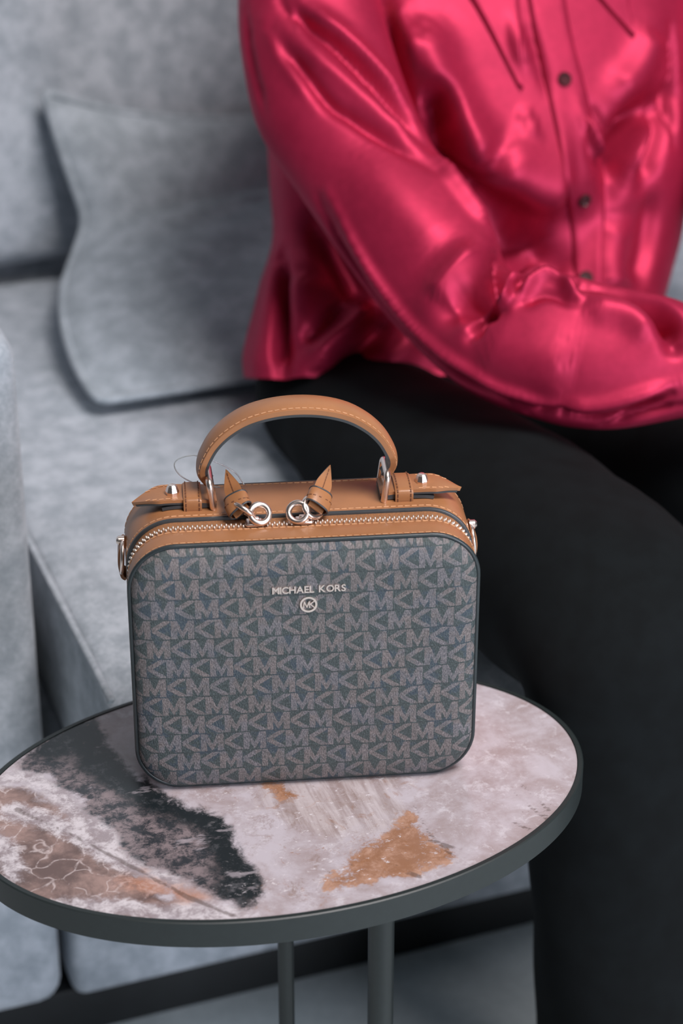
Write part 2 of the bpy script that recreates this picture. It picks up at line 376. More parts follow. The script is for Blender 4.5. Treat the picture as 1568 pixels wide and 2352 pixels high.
def make_table():
    R = np.concatenate([np.linspace(0, .97, 70), np.linspace(.975, 1, 4)]); A = np.linspace(0, 2*math.pi, 300, endpoint=False)
    V = []; Fc = []
    for r in R:
        for a in A: V.append((TA*r*math.cos(a), TB*r*math.sin(a), TABLE_Z))
    n, m = len(R), len(A)
    for i in range(n-1):
        for j in range(m): Fc.append((i*m+j, i*m+(j+1) % m, (i+1)*m+(j+1) % m, (i+1)*m+j))
    k = len(V)
    for a in A: V.append((TA*math.cos(a), TB*math.sin(a), TABLE_Z-.009))
    for j in range(m): Fc.append(((n-1)*m+j, (n-1)*m+(j+1) % m, k+(j+1) % m, k+j))
    Fc.append(tuple(k+j for j in range(m))[::-1])
    me = bpy.data.meshes.new('table_top'); me.from_pydata(V, [], Fc); me.update()
    P = np.array(V)[:, :2]
    masks = {
     'dark': poly_sd(P, tpoly([(60,1735),(120,1700),(200,1650),(235,1690),(265,1745),(320,1790),(390,1838),(450,1858),(512,1880),(530,1915),(560,1970),(585,2005),(600,2060),(560,2078),(500,2045),(430,2005),(360,1985),(310,1955),(285,1905),(220,1870),(160,1815),(110,1775),(60,1765)])),
     'darkedge': .0165-line_d(P, tpoly([(110,1715),(190,1690),(260,1780),(330,1828),(420,1862),(500,1890),(540,1950),(565,2000),(560,2040)])),
     'brown': poly_sd(P, tpoly([(-60,1800),(10,1800),(70,1800),(150,1850),(240,1920),(300,1975),(380,2030),(440,2110),(230,2130),(100,2110),(-60,2040)])),
     'white': .0085-np.minimum.reduce([line_d(P, tpoly(q)) for q in ([(10,1790),(70,1785),(130,1815),(190,1880),(250,1930)], [(40,1865),(160,1905),(240,1955),(330,2000),(380,2025)], [(150,2080),(260,2085),(400,2100),(520,2105)], [(-20,1930),(20,1960),(30,2010)])]),
     'rustleft': poly_sd(P, tpoly([(270,2010),(330,2005),(400,2035),(470,2060),(430,2065),(350,2060),(280,2035)])),
     'rust': np.maximum(poly_sd(P, tpoly([(745,2040),(800,1975),(850,1935),(900,1900),(940,1860),(965,1880),(990,1935),(1050,1965),(1010,1985),(960,2000),(900,2020),(830,2030)])), poly_sd(P, tpoly([(600,1800),(660,1800),(690,1830),(640,1840)]))),
     'taupe': poly_sd(P, tpoly([(560,1790),(940,1770),(950,1850),(900,1920),(800,1930),(700,1910),(600,1870)])),
     'fleck': poly_sd(P, tpoly([(450,1780),(960,1770),(1000,1980),(760,2080),(520,2110),(600,2000),(560,1880)])),
     'crack': -np.minimum.reduce([line_d(P, tpoly(q)) for q in ([(950,1850),(985,1915),(1040,1965)], [(985,1930),(1080,1955)], [(1170,1885),(1215,1905)], [(1180,1820),(1225,1860),(1265,1885)], [(1200,1805),(1260,1860)], [(40,1860),(180,1925),(300,1990),(430,2060),(540,2105)], [(940,2005),(965,2015)])]),
    }
    for nm, arr in masks.items():
        at = me.attributes.new(nm, 'FLOAT', 'POINT'); at.data.foreach_set('value', arr.astype(np.float32))
    add_obj('table_top', me, marble(), table); me.set_sharp_from_angle(angle=math.radians(50))
    # rim: a flat metal band around the slab
    prof = [(0.0005, .0006), (.0032, .0006), (.0040, 0.0), (.0040, -.0165), (.0032, -.0172), (.0005, -.0172), (-.03, -.0172), (-.03, -.0105), (.0005, -.0105)]
    G = [[((TA+o_)*math.cos(a), (TB+o_)*math.sin(a), TABLE_Z+z_) for o_, z_ in prof] for a in np.linspace(0, 2*math.pi, 200, endpoint=False)]
    MB().grid(G, closeu=True, closev=True).build('rim', M_METAL_DK, table, True, 35)
    def leg(px, py, d, r):
        p = PD(px, py, d); x, y = p[0]-TC[0], p[1]-TC[1]; c, s = math.cos(-TANG), math.sin(-TANG)
        lx, ly = x*c-y*s, x*s+y*c
        MB().tube([(lx, ly, z) for z in (.010, .15, .3, TABLE_Z-.0172)], r, 24).build('leg', M_METAL_DK, table, True, 50)
        return lx, ly
    leg(657, 2250, 1.470, .0054); leg(874, 2250, 1.40, .0084)
    G = [[(TA*.8*k*math.cos(a), TB*.8*k*math.sin(a), z) for k, z in ((.001, .010), (.98, .010), (1, .008), (1, 0), (.001, 0))] for a in np.linspace(0, 2*math.pi, 90, endpoint=False)]
    MB().grid(G, closeu=True).build('foot_plate', M_METAL_DK, table, True, 35)
make_table()

# ------------------------------------------------------------------ handbag
BW, BH, BD, BR = .210, .1713, .076, .029
BYAW = math.radians(5.6); BLOC = np.array([-.022, 1.1389, TABLE_Z])
bag = thing('handbag', 'structured dark monogram handbag with tan leather trim and arched top handle', 'handbag', tuple(BLOC), BYAW)
bag.rotation_euler = (math.radians(.6), 0, BYAW)
def bag_px(px, py, y=0.0):
    """bag-local point of a photo pixel on the plane y"""
    n_ = np.array([-math.sin(BYAW), math.cos(BYAW), 0]); p = onplane(px, py, BLOC+n_*y, n_)
    return to_local(BLOC, BYAW, p)[0]
# outline: rounded rectangle in x,z
def outline(off=0.0, nper=14, straight=26):
    r = BR+off; pts = []; nrmls = []
    cs = [(BW/2-BR, BH-BR, 0), (-(BW/2-BR), BH-BR, 90), (-(BW/2-BR), BR, 180), (BW/2-BR, BR, 270)]
    for i, (cx, cz, a0) in enumerate(cs):
        for q in np.linspace(0, 90, nper+1):
            a = math.radians(a0+q); pts.append((cx+r*math.cos(a), cz+r*math.sin(a))); nrmls.append((math.cos(a), math.sin(a)))
        a = math.radians(a0+90); nx, nz = math.cos(a), math.sin(a); cx2, cz2, _ = cs[(i+1) % 4]
        for q in np.linspace(0, 1, straight+1)[1:-1]:
            pts.append((cx+(cx2-cx)*q+r*nx, cz+(cz2-cz)*q+r*nz)); nrmls.append((nx, nz))
    return np.array(pts), np.array(nrmls)
O_P, O_N = outline()
SEG = np.linalg.norm(np.roll(O_P, -1, 0)-O_P, axis=1); CUM = np.concatenate([[0], np.cumsum(SEG)]); PER = CUM[-1]
def at_s(s):
    s = s % PER; i = np.searchsorted(CUM, s, 'right')-1; i = min(i, len(O_P)-1); w_ = (s-CUM[i])/SEG[i]; j = (i+1) % len(O_P)
    p = O_P[i]*(1-w_)+O_P[j]*w_; n_ = nrm(O_N[i]*(1-w_)+O_N[j]*w_); return p, n_
def sweep(name, prof, mat, closed=False, sharp=40):
    G = [[(p[0]+n_[0]*o_, y, p[1]+n_[1]*o_) for y, o_ in prof] for p, n_ in zip(O_P, O_N)]
    return MB().grid(G, closeu=True, closev=closed).build(name, mat, bag, True, sharp)
Y_ZF, Y_ZB = .0185, .0325          # zipper opening, front and back
# tan front gusset strip
sweep('front_gusset', [(.0005, -.006), (.0005, -.0012), (.002, -.0002), (.006, .0002), (.012, .0004), (Y_ZF-.001, .0004), (Y_ZF, 0), (Y_ZF, -.0015), (Y_ZF-.0005, -.006)], M_TAN)
sweep('zipper_tape', [(Y_ZF-.001, -.0014), (Y_ZF+.003, -.0010), (Y_ZB+.002, -.0010)], M_TAN_DK)
sweep('edge_trim', [(Y_ZB-.0008, -.0020), (Y_ZB-.0010, .0002), (Y_ZB-.0006, .0010), (Y_ZB+.0004, .0013), (Y_ZB+.0010, .0008), (Y_ZB+.0010, -.002)], M_EDGE)
sweep('rear_gusset', [(Y_ZB+.0002, -.004), (Y_ZB+.0004, .0008), (Y_ZB+.0022, .0012), (.05, .0018), (BD-.004, .0018), (BD-.001, .0008), (BD, -.002), (BD, -.01)], M_TAN)
MB().tube([(p[0]-n_[0]*.0003, .0003, p[1]-n_[1]*.0003) for p, n_ in zip(O_P, O_N)], .0015, 10, True).build('piping', M_PIPE, bag)
MB().tube([(p[0]-n_[0]*.0008, BD, p[1]-n_[1]*.0008) for p, n_ in zip(O_P, O_N)], .0015, 8, True).build('piping', M_PIPE, bag)
# quilted monogram panels
def letters_mat():
    t = NT('monogram_canvas'); v = t.obj()
    sep = t.n('ShaderNodeSeparateXYZ'); t.link(v, sep.inputs[0]); x, z = sep.outputs[0], sep.outputs[2]
    per, rh = .0261, .0136
    a = bag_px(447, 1404); x0, z0 = float(a[0]), float(a[2])
    zr = t.ma('DIVIDE', t.ma('SUBTRACT', z, z0), rh); row = t.ma('FLOOR', zr); vv = t.ma('SUBTRACT', zr, row)
    ur = t.ma('ADD', t.ma('DIVIDE', t.ma('SUBTRACT', x, x0), per), t.ma('MULTIPLY', row, .433))
    uu = t.ma('FRACT', ur); cell = t.ma('FLOOR', ur)
    # slight weave wobble on letter edges
    wob = t.ma('MULTIPLY', t.ma('SUBTRACT', t.noise(t.mapping(v, (1800, 1, 900)), 1, 2), .5), .06)
    uu = t.ma('ADD', uu, wob)
    m = t.ma('ABSOLUTE', t.ma('SUBTRACT', uu, .267))
    lt = lambda p, q: t.ma('LESS_THAN', p, q); gt = lambda p, q: t.ma('GREATER_THAN', p, q); an = lambda p, q: t.ma('MULTIPLY', p, q); orr = lambda p, q: t.ma('MAXIMUM', p, q)
    stems = an(gt(m, .125), lt(m, .270))
    diag = an(gt(m, t.ma('MULTIPLY', t.ma('SUBTRACT', vv, .40), .22)), lt(m, t.ma('MULTIPLY', t.ma('SUBTRACT', vv, .04), .29)))
    diag = an(diag, lt(m, .2))
    h = t.ma('ABSOLUTE', t.ma('SUBTRACT', vv, .5))
    arm = lt(t.ma('ABSOLUTE', t.ma('SUBTRACT', h, t.ma('MULTIPLY', t.ma('SUBTRACT', uu, .58), 1.28))), .135)
    arm = an(arm, an(gt(uu, .56), lt(uu, .985)))
    inrow = an(gt(vv, .03), lt(vv, .965))
    mask = an(orr(orr(stems, diag), arm), inrow)
    # colour: weave, bluish patches per cell area
    fine = t.noise(t.mapping(v, (1500, 1, 560), (0, math.radians(12), 0)), 1, 3, .75); fine2 = t.noise(v, 900, 2); big = t.noise(v, 75, 3, .6); big2 = t.noise(t.mapping(v, (1, 1, 1), loc=(3, 1, 2)), 60, 3, .6); loco = t.ss(t.noise(v, 140, 2), .3, .7)
    bgc = t.mix(t.ss(big, .52, .62), lin((58, 67, 67)), lin((56, 68, 79)))
    bgc = t.mix(t.ss(fine, .46, .66), bgc, lin((90, 99, 100)))
    ltc = t.mix(t.ss(big2, .45, .62), lin((122, 109, 106)), lin((114, 112, 120)))
    ltc = t.mix(t.ss(fine, .38, .64), t.mix(.62, ltc, lin((64, 66, 68))), t.mix(.55, ltc, lin((152, 143, 142))))
    c = t.mix(t.ma('MULTIPLY', mask, t.ma('ADD', .70, t.ma('MULTIPLY', loco, .3))), bgc, ltc)
    edge = an(lt(h, 2), gt(h, .462)); edge = an(edge, gt(t.noise(v, 160, 2), .46))
    c = t.mix(t.ma('MULTIPLY', edge, .30), c, lin((52, 54, 56)))
    t.base(c); t.set(Roughness=.48, Specular_IOR_Level=.5)
    t.bump(t.ma('ADD', fine, t.ma('MULTIPLY', fine2, .8)), .8, .0006)
    return t.m
M_MONO = letters_mat()
def panel_depth(x, z):
    """how far the padded front panel stands proud at a point"""
    dx = BW/2-.0008-abs(x); dz = min(z, BH-z)-.0008
    if dx < BR and dz < BR: d = BR-math.hypot(BR-dx, BR-dz)
    else: d = min(dx, dz)
    d = max(0, d); r = .016
    b = .0075*math.sqrt(max(0, 1-(1-min(d, r)/r)**2))+.0022*min(1, max(0, (d-.008)/.06))
    return b
def make_panel(name, sign, y0):
    pts, ns = O_P, O_N
    ts = np.concatenate([np.linspace(0, .016, 12), np.linspace(.019, .028, 4)])
    G = []
    for t_ in ts:
        row = []
        for p, n_ in zip(pts, ns):
            q = p-n_*(t_+.0008)
            row.append((q[0], y0-sign*panel_depth(q[0], q[1]), q[1]))
        G.append(row)
    m = MB(); m.grid(G, closev=True)
    # fill the middle with shrinking loops towards a centre line
    inner = np.array(G[-1]); rows = [inner]
    for k in np.linspace(0, 1, 22)[1:]:
        row = []
        for q in inner:
            cx = np.clip(q[0], -(BW/2-BH/2), BW/2-BH/2); cz = BH/2
            x = q[0]+(cx-q[0])*k; z = q[2]+(cz-q[2])*k
            row.append((x, y0-sign*panel_depth(x, z), z))
        rows.append(row)
    m.grid(rows, closev=True)
    o = m.build(name, M_MONO, bag)
    bm = bmesh.new(); bm.from_mesh(o.data); bmesh.ops.remove_doubles(bm, verts=bm.verts[:], dist=1e-5); bmesh.ops.recalc_face_normals(bm, faces=bm.faces[:]); bm.to_mesh(o.data); bm.free()
    return o
make_panel('front_panel', 1, 0.0); make_panel('back_panel', -1, BD)
# zipper teeth (too fine to pick apart) and stitching
def teeth():
    m = MB(); s = 0.0; k = 0
    while s < PER:
        p, n_ = at_s(s); tx = np.array([-n_[1], 0, n_[0]]); nn = np.array([n_[0], 0, n_[1]])
        R = np.array([tx, (0, 1, 0), nn]).T
        y = .0228+(.0011 if k % 2 else -.0011)
        b0 = np.array([p[0]-n_[0]*.0012, y, p[1]-n_[1]*.0012])
        ring = lambda r, h_: [b0+tx*r*.62*math.cos(q)+np.array([0, 1., 0])*r*1.25*math.sin(q)+nn*h_ for q in np.linspace(0, 2*math.pi, 6, endpoint=False)]
        m.grid([ring(.00105, 0), ring(.00105, .0011), ring(.0007, .0018), ring(.0001, .0020)], closev=True)
        s += .00145; k += 1
    o = m.build('zipper_teeth', M_TEETH, bag, True); o['kind'] = 'stuff'
teeth()
def stitches(name, y, off, mat=M_STITCH, pitch=.0043, ln=.0031, par=bag):
    m = MB(); s = 0.0
    while s < PER:
        p, n_ = at_s(s); tx = np.array([-n_[1], 0, n_[0]]); nn = np.array([n_[0], 0, n_[1]]); R = np.array([tx, (0, 1, 0), nn]).T
        m.box((p[0]+n_[0]*off, y, p[1]+n_[1]*off), (ln/2, .00036, .00016), R); s += pitch
    o = m.build(name, mat, par, False); o['kind'] = 'stuff'
stitches('stitching', .0032, .0002); stitches('stitching', Y_ZF-.0018, .0006)
stitches('stitching', Y_ZB+.0030, .0013); stitches('stitching', BD-.0045, .0018)

# strap ribbon: a leather strip swept along a path in x,z, width along y
def ribbon(m, path, yc, hw, thick, taper=None, crown=0.0):
    """path: list of (x, z); returns a closed strip with rounded section"""
    P = np.array(path, float); T = nrm(np.gradient(P, axis=0)); Nn = np.c_[-T[:, 1], T[:, 0]]
    G = []
    for i in range(len(P)):
        w_ = hw if taper is None else hw*taper[i]
        sec = []
        for q in np.linspace(-1, 1, 9): sec.append((q*w_, thick/2+crown*(1-q*q)))
        for q in np.linspace(1, -1, 9): sec.append((q*w_, -thick/2+crown*.6*(1-q*q)))
        G.append([(P[i][0]+Nn[i][0]*b, yc+a, P[i][1]+Nn[i][1]*b) for a, b in sec])
    m.grid(G, closev=True, capu=True); return P, T, Nn
YC = .0535; ZT = BH+.002       # strap centre line on the rear gusset, bag top
# handle
HP0 = [(.0535, .0125), (.0572, .0185), (.0574, .0255), (.0550, .0325), (.0500, .0410), (.0420, .0490), (.0305, .0560), (.0160, .0602)]
HP = [(-x, z) for x, z in HP0]+[(0, .0616)]+HP0[::-1]
HPP = catmull([(x, ZT+z) for x, z in HP], 110)
sH = np.linspace(0, 1, 110); tap = .40+.60*sstep(np.minimum(sH, 1-sH), .03, .16)
hm = MB(); P_, T_, N_ = ribbon(hm, HPP, YC, .0108, .0034, tap, .0022); 
handle = hm.build('handle', M_TAN, bag, True, 50)
lm = MB(); ribbon(lm, HPP+N_*(-.0022 if N_[55][1] > 0 else .0022), YC, .0110, .0016, tap, .0012); lm.build('handle_lining', M_EDGE, handle, True, 50)
def strip_stitch(path, yc, hw, off, mat, name, par, pitch=.0040, ln=.0028, sides=(-1, 1), taper=None):
    P = np.array(path); L = np.concatenate([[0], np.cumsum(np.linalg.norm(np.diff(P, axis=0), axis=1))])
    T = nrm(np.gradient(P, axis=0)); Nn = np.c_[-T[:, 1], T[:, 0]]; m = MB()
    s = .001
    while s < L[-1]:
        x = np.array([np.interp(s, L, P[:, 0]), np.interp(s, L, P[:, 1])]); t_ = nrm(np.array([np.interp(s, L, T[:, 0]), np.interp(s, L, T[:, 1])])); n_ = np.array([-t_[1], t_[0]])
        k = 1 if taper is None else np.interp(s, L, taper)
        R = np.array([(t_[0], 0, t_[1]), (0, 1, 0), (n_[0], 0, n_[1])]).T
        for sd_ in sides:
            m.box((x[0]+n_[0]*off, yc+sd_*hw*k, x[1]+n_[1]*off), (ln/2, .00034, .00014), R)
        s += pitch
    o = m.build(name, mat, par, False); o['kind'] = 'stuff'
sgn = 1 if N_[55][1] > 0 else -1
strip_stitch(HPP[10:-10], YC, .0094, sgn*.0024, M_STITCH, 'stitching', handle, taper=tap[10:-10], sides=(-1,))
strip_stitch(HPP[10:-10], YC, .0090, sgn*.0021, M_STITCH, 'stitching', handle, taper=tap[10:-10], sides=(1,))
# rings, tabs, keepers, studs
def tab(side):
    X = lambda x: side*x
    # leather tongue: from the ring outward, lying on the top then reaching past the rounded corner to a point
    pth = catmull([(X(.0500), ZT+.0035), (X(.060), ZT+.0046), (X(.072), ZT+.0052), (X(.084), ZT+.0050), (X(.092), ZT+.0032), (X(.1010), ZT-.0004)], 40)
    s = np.linspace(0, 1, 40); tp = np.where(s < .60, 1, np.clip(1-(np.maximum(s-.60, 0)/.405)**1.35, 0.02, 1))
    m = MB(); ribbon(m, pth, YC, .0105, .0022, tp, .0006); tb = m.build('handle_tab', M_TAN, bag, True, 50)
    m = MB(); ribbon(m, pth[:38]*np.array([1, 1])+np.array([0, -.0016]), YC, .0106, .0012, tp[:38], .0004); m.build('tab_edge', M_EDGE, tb, True, 50)
    base = catmull([(X(.0500), ZT+.0012), (X(.068), ZT+.0014), (X(.078), ZT+.0010), (X(.083), ZT+.0002)], 16)
    m = MB(); ribbon(m, base, YC, .0106, .0020); m.build('tab_base', M_EDGE, tb, True, 50)
    # keeper band wrapped around the tongue
    sec = catmull([(-.0128, -.0005), (-.0131, .004), (-.0118, .0068), (-.006, .0082), (0, .0086), (.006, .0082), (.0118, .0068), (.0131, .004), (.0128, -.0005)], 33)
    G = []
    for xx in np.linspace(.0590, .0700, 8):
        e = .0006*(abs(xx-.0645) > .0052)
        G.append([(X(xx), YC+a*1.0, ZT+b-e) for a, b in sec]+[(X(xx), YC+a*.9, ZT+b-.0014) for a, b in sec[::-1]])
    kp = MB().grid(G, closev=True, capu=True).build('keeper_loop', M_TAN, tb, True, 50)
    m = MB()
    for xx in (.0605, .0685):
        L = np.concatenate([[0], np.cumsum(np.linalg.norm(np.diff(sec, axis=0), axis=1))]); q = .001
        while q < L[-1]:
            a, b = np.interp(q, L, sec[:, 0]), np.interp(q, L, sec[:, 1]); a2, b2 = np.interp(q+.0005, L, sec[:, 0]), np.interp(q+.0005, L, sec[:, 1])
            d_ = nrm(np.array([a2-a, b2-b])) if (a2 != a or b2 != b) else np.array([1., 0]); R = np.array([(0, d_[0], d_[1]), (1, 0, 0), (0, -d_[1], d_[0])]).T
            m.box((X(xx), YC+a, ZT+b), (.0011, .00036, .0003), R); q += .0032
    o = m.build('keeper_stitching', M_STITCH_DK, tb, False); o['kind'] = 'stuff'
    # faceted stud
    sx = X(.0765); m = MB(); G = []
    for a in np.linspace(0, 2*math.pi, 8, endpoint=False):
        G.append([(sx+r*math.cos(a), YC-.001+r*math.sin(a), ZT+z) for r, z in ((.0042, .005), (.0042, .0078), (.0030, .0112), (.0020, .0120), (.0001, .0122))])
    m.grid(G, closeu=True); st = m.build('stud', M_GOLD, tb, False)
    # rectangular ring joining handle and tab, standing in the y-z plane
    cy, cz, hy, hz, r = YC, ZT+.0080, .0122, .0098, .0040; pts = []
    for q, (sy, sz) in enumerate(((1, 1), (-1, 1), (-1, -1), (1, -1))):
        for a in np.linspace(q*90, q*90+90, 7):
            a = math.radians(a); pts.append((X(.0530)+.10*side*(0), cy+sy*(hy-r)+r*math.cos(a), cz+sz*(hz-r)+r*math.sin(a)))
    pts = np.array(pts); pts[:, 0] -= side*(.12*(pts[:, 2]-cz))*-1
    MB().tube(pts, .0021, 12, True).build('handle_ring', M_GOLD, bag)
    strip_stitch(pth[17:34], YC, .0088, side*.0013, M_STITCH, 'stitching', tb, taper=tp[17:34])
tab(-1); tab(1)
# side tabs with D rings
def side_ring(side):
    z = BH*.79; x = side*(BW/2+.002)
    m = MB(); pth = catmull([(x, z-.011), (x+side*.0022, z-.009), (x+side*.0034, z-.002), (x+side*.0034, z+.004), (x+side*.0022, z+.010), (x, z+.012)], 20)
    ribbon(m, pth, YC, .0075, .0020); tb = m.build('side_tab', M_TAN, bag, True, 50)
    pts = []
    for a in np.linspace(0, 2*math.pi, 40, endpoint=False):
        pts.append((x+side*(.0018-.0008*math.sin(a)), YC-.004+.0085*math.cos(a), z+.003+.0100*math.sin(a)))
    MB().tube(pts, .0013, 10, True).build('side_ring', M_GOLD, bag)
    m = MB(); G = []
    for a in np.linspace(0, 2*math.pi, 16, endpoint=False):
        G.append([(x+side*h_, YC+r*math.cos(a), z+.0125+r*math.sin(a)) for r, h_ in ((.003, .0), (.003, .0035), (.0018, .0048), (.0001, .005))])
    m.grid(G, closeu=True); m.build('side_stud', M_GOLD, bag, True, 40)
side_ring(-1); side_ring(1)
# zipper pulls: slider, ring, folded leather thong
def zip_pull(xc, bend, tipdx):
    z0 = BH; yz = .0228
    m = MB(); m.box((xc, yz, z0+.0012), (.0050, .0042, .0011)); m.box((xc, yz, z0+.0034), (.0030, .0014, .0016))
    sl = m.build('zipper_slider', M_GOLD, bag, True, 30); bevel(sl, .0007, 2)
    def ring(c, ax, R, r, rx=1.0, nm='pull_ring'):
        ax = nrm(np.array(ax, float)); a = nrm(np.cross(ax, (0, 0, 1.))) if abs(ax[2]) < .9 else np.array([1., 0, 0]); b = np.cross(ax, a)
        MB().tube([np.array(c)+R*(rx*a*math.cos(q)+b*math.sin(q)) for q in np.linspace(0, 2*math.pi, 32, endpoint=False)], r, 10, True).build(nm, M_GOLD, sl)
    s = bend
    ring((xc+s*.0035, yz+.0005, z0+.0068), (.15*s, -.75, .65), .0058, .0019)
    ring((xc-s*.0058, yz+.0050, z0+.0072), (.6, .45*s, .65), .0064, .0017, 1.15)
    # thong: strap folded through the ring, lying back over the rear gusset
    a0 = np.array([xc-s*.0085, yz+.0065, z0+.0085]); 
    pa = catmull([a0+np.array([s*.002, -.0035, -.002]), a0, a0+np.array([tipdx*.2, .0055, .0032]), a0+np.array([tipdx*.45, .012, .0052]), a0+np.array([tipdx*.7, .019, .0080]), a0+np.array([tipdx, .026, .0125])], 34)
    w = nrm(np.array([.92, -.25*s, .30*s])); e_ = np.linspace(0, 1, 34)
    tpw = .0052*np.where(e_ > .62, np.clip(1-(np.maximum(e_-.62, 0)/.385)**1.5, .03, 1), 1)
    T = nrm(np.gradient(pa, axis=0)); G = []
    fr = []
    for i in range(34):
        wn = nrm(w-T[i]*(w@T[i])); up = np.cross(wn, T[i]); up = up if up[2] > 0 else -up; fr.append((wn, up))
    def strip(t0, t1, grow=0.0):
        G = []
        for i in range(34):
            wn, up = fr[i]
            G.append([pa[i]+wn*q*(tpw[i]+grow)+up*t1 for q in np.linspace(-1, 1, 7)]+[pa[i]+wn*q*(tpw[i]+grow)+up*t0 for q in np.linspace(1, -1, 7)])
        return MB().grid(G, closev=True, capu=True)
    th_ = strip(-.0002, .0011).build('zipper_thong', M_TAN, bag, True, 50)
    strip(-.0013, -.00025, .0001).build('thong_lining', M_EDGE, th_, True, 50)
    # wrapped keeper band near the ring, open at both ends, dark painted edges
    def band(i, k): return [pa[i]+fr[i][0]*.0080*k*math.copysign(abs(math.cos(q))**.8, math.cos(q))+fr[i][1]*(.0010+.0046*k*math.copysign(abs(math.sin(q))**.8, math.sin(q))) for q in np.linspace(0, 2*math.pi, 28, endpoint=False)]
    i0, i1 = 3, 14
    G = [band(i0, .86)]+[band(i, 1.0+.05*math.sin((i-i0)/(i1-i0)*math.pi)-.10*(i-i0)/(i1-i0)) for i in range(i0, i1+1)]+[band(i1, .78)]
    MB().grid(G, closev=True).build('thong_keeper', M_TAN, th_, True, 50)
    m = MB(); m.tube(band(i0, .96), .0006, 6, True); m.tube(band(i1, .88), .0006, 6, True); m.build('keeper_edge', M_EDGE, th_)
    m = MB()
    for i in range(16, 31, 2):
        wn, up = fr[i]; m.box(pa[i]+up*.0011, (.0010, .0003, .0002), np.array([T[i], wn, up]).T)
    bd = np.array(band((i0+i1)//2+1, 1.0)); 
    for q in range(1, 14, 2):
        d_ = nrm(bd[q+1]-bd[q]); n_ = nrm(bd[q]-bd.mean(0)); m.box((bd[q]+bd[q+1])/2, (.0008, .0003, .0002), np.array([d_, np.cross(n_, d_), n_]).T)
    o = m.build('stitching', M_STITCH_DK, th_, False); o['kind'] = 'stuff'
zip_pull(-.0285, 1, -.006); zip_pull(.0015, -1, .010)

# raised metal lettering and emblem on the front panel
def panel_y(x, z): return -panel_depth(x, z)
def text_mesh(txt, size):
    cu = bpy.data.curves.new('lettering', 'FONT'); cu.body = txt; cu.size = size; cu.extrude = .0005; cu.align_x = 'CENTER'; cu.resolution_u = 4; cu.offset = size*.022
    o = bpy.data.objects.new('tmp', cu); COL.objects.link(o); dg = bpy.context.evaluated_depsgraph_get(); dg.update()
    me = bpy.data.meshes.new_from_object(o.evaluated_get(dg)); bpy.data.objects.remove(o); return me
def place_text():
    a, b = bag_px(622, 1334), bag_px(790, 1330); width = abs(b[0]-a[0]); zc = (a[2]+b[2])/2-.0005; word = 'MICHAEL KORS'
    cap = .0046
    # letter by letter so that the spacing follows the plate letters
    meshes = []; wds = []
    for ch in word:
        if ch == ' ': meshes.append(None); wds.append(.0022); continue
        me = text_mesh(ch, cap/.70); xs = [v.co.x for v in me.vertices]; ys = [v.co.y for v in me.vertices]
        k = cap/(max(ys)-min(ys))
        for v in me.vertices: v.co.x = (v.co.x-min(xs))*k; v.co.y = (v.co.y-min(ys))*k
        meshes.append(me); wds.append((max(xs)-min(xs))*k)
    gap = (width-sum(wds))/(len(word)-1); x = min(a[0], b[0])
    for me, w_ in zip(meshes, wds):
        if me:
            for v in me.vertices:
                X, Z, H = x+v.co.x, zc-cap/2+v.co.y, v.co.z
                v.co = (X, panel_y(X, Z)-.0003-H, Z)
            me.name = 'letter'; add_obj('letter', me, M_GOLD, bag, False)
        x += w_+gap
    c = bag_px(705, 1368); R = .0050
    def ring3(R0, R1, hgt):
        G = []
        for q in np.linspace(0, 2*math.pi, 48, endpoint=False):
            row = []
            for r, h_ in ((R0, 0), (R0, hgt), (R1, hgt), (R1, 0)):
                X, Z = c[0]+r*math.cos(q), c[2]+r*math.sin(q); row.append((X, panel_y(X, Z)-h_, Z))
            G.append(row)
        return MB().grid(G, closeu=True, closev=True)
    em = ring3(R*.80, R*1.05, .0009).build('emblem', M_GOLD, bag, True, 40)
    def bars(segs, wdt):
        m = MB()
        for (x0, z0), (x1, z1) in segs:
            p0, p1 = np.array([c[0]+x0*R, c[2]+z0*R]), np.array([c[0]+x1*R, c[2]+z1*R]); L = np.linalg.norm(p1-p0)/2; t_ = (p1-p0)/(2*L); mid = (p0+p1)/2
            Rm = np.array([(t_[0], 0, t_[1]), (0, 1, 0), (-t_[1], 0, t_[0])]).T
            m.box((mid[0], panel_y(*mid)-.0003, mid[1]), (L+wdt*.3, .0006, wdt/2), Rm)
        return m
    bars([((-.62, -.42), (-.52, .42)), ((-.52, .42), (-.20, -.36)), ((-.20, -.36), (.08, .42)), ((.08, .42), (.12, -.42))], .0007).build('emblem_letter', M_GOLD, em, False)
    bars([((.16, .02), (.66, .44)), ((.24, .04), (.70, -.44))], .0007).build('emblem_letter', M_GOLD, em, False)
place_text()
# clear nylon tag loop behind the handle
tp_ = [bag_px(*q, YC+dy) for q, dy in (((505, 1118), .004), ((455, 1112), .012), ((415, 1092), .015), ((400, 1068), .014), ((412, 1052), .012), ((450, 1045), .010), ((500, 1062), .010), ((540, 1085), .012), ((560, 1112), .006))]
MB().tube(catmull(tp_, 50), .0004, 6).build('tag_string', M_NYLON, bag)

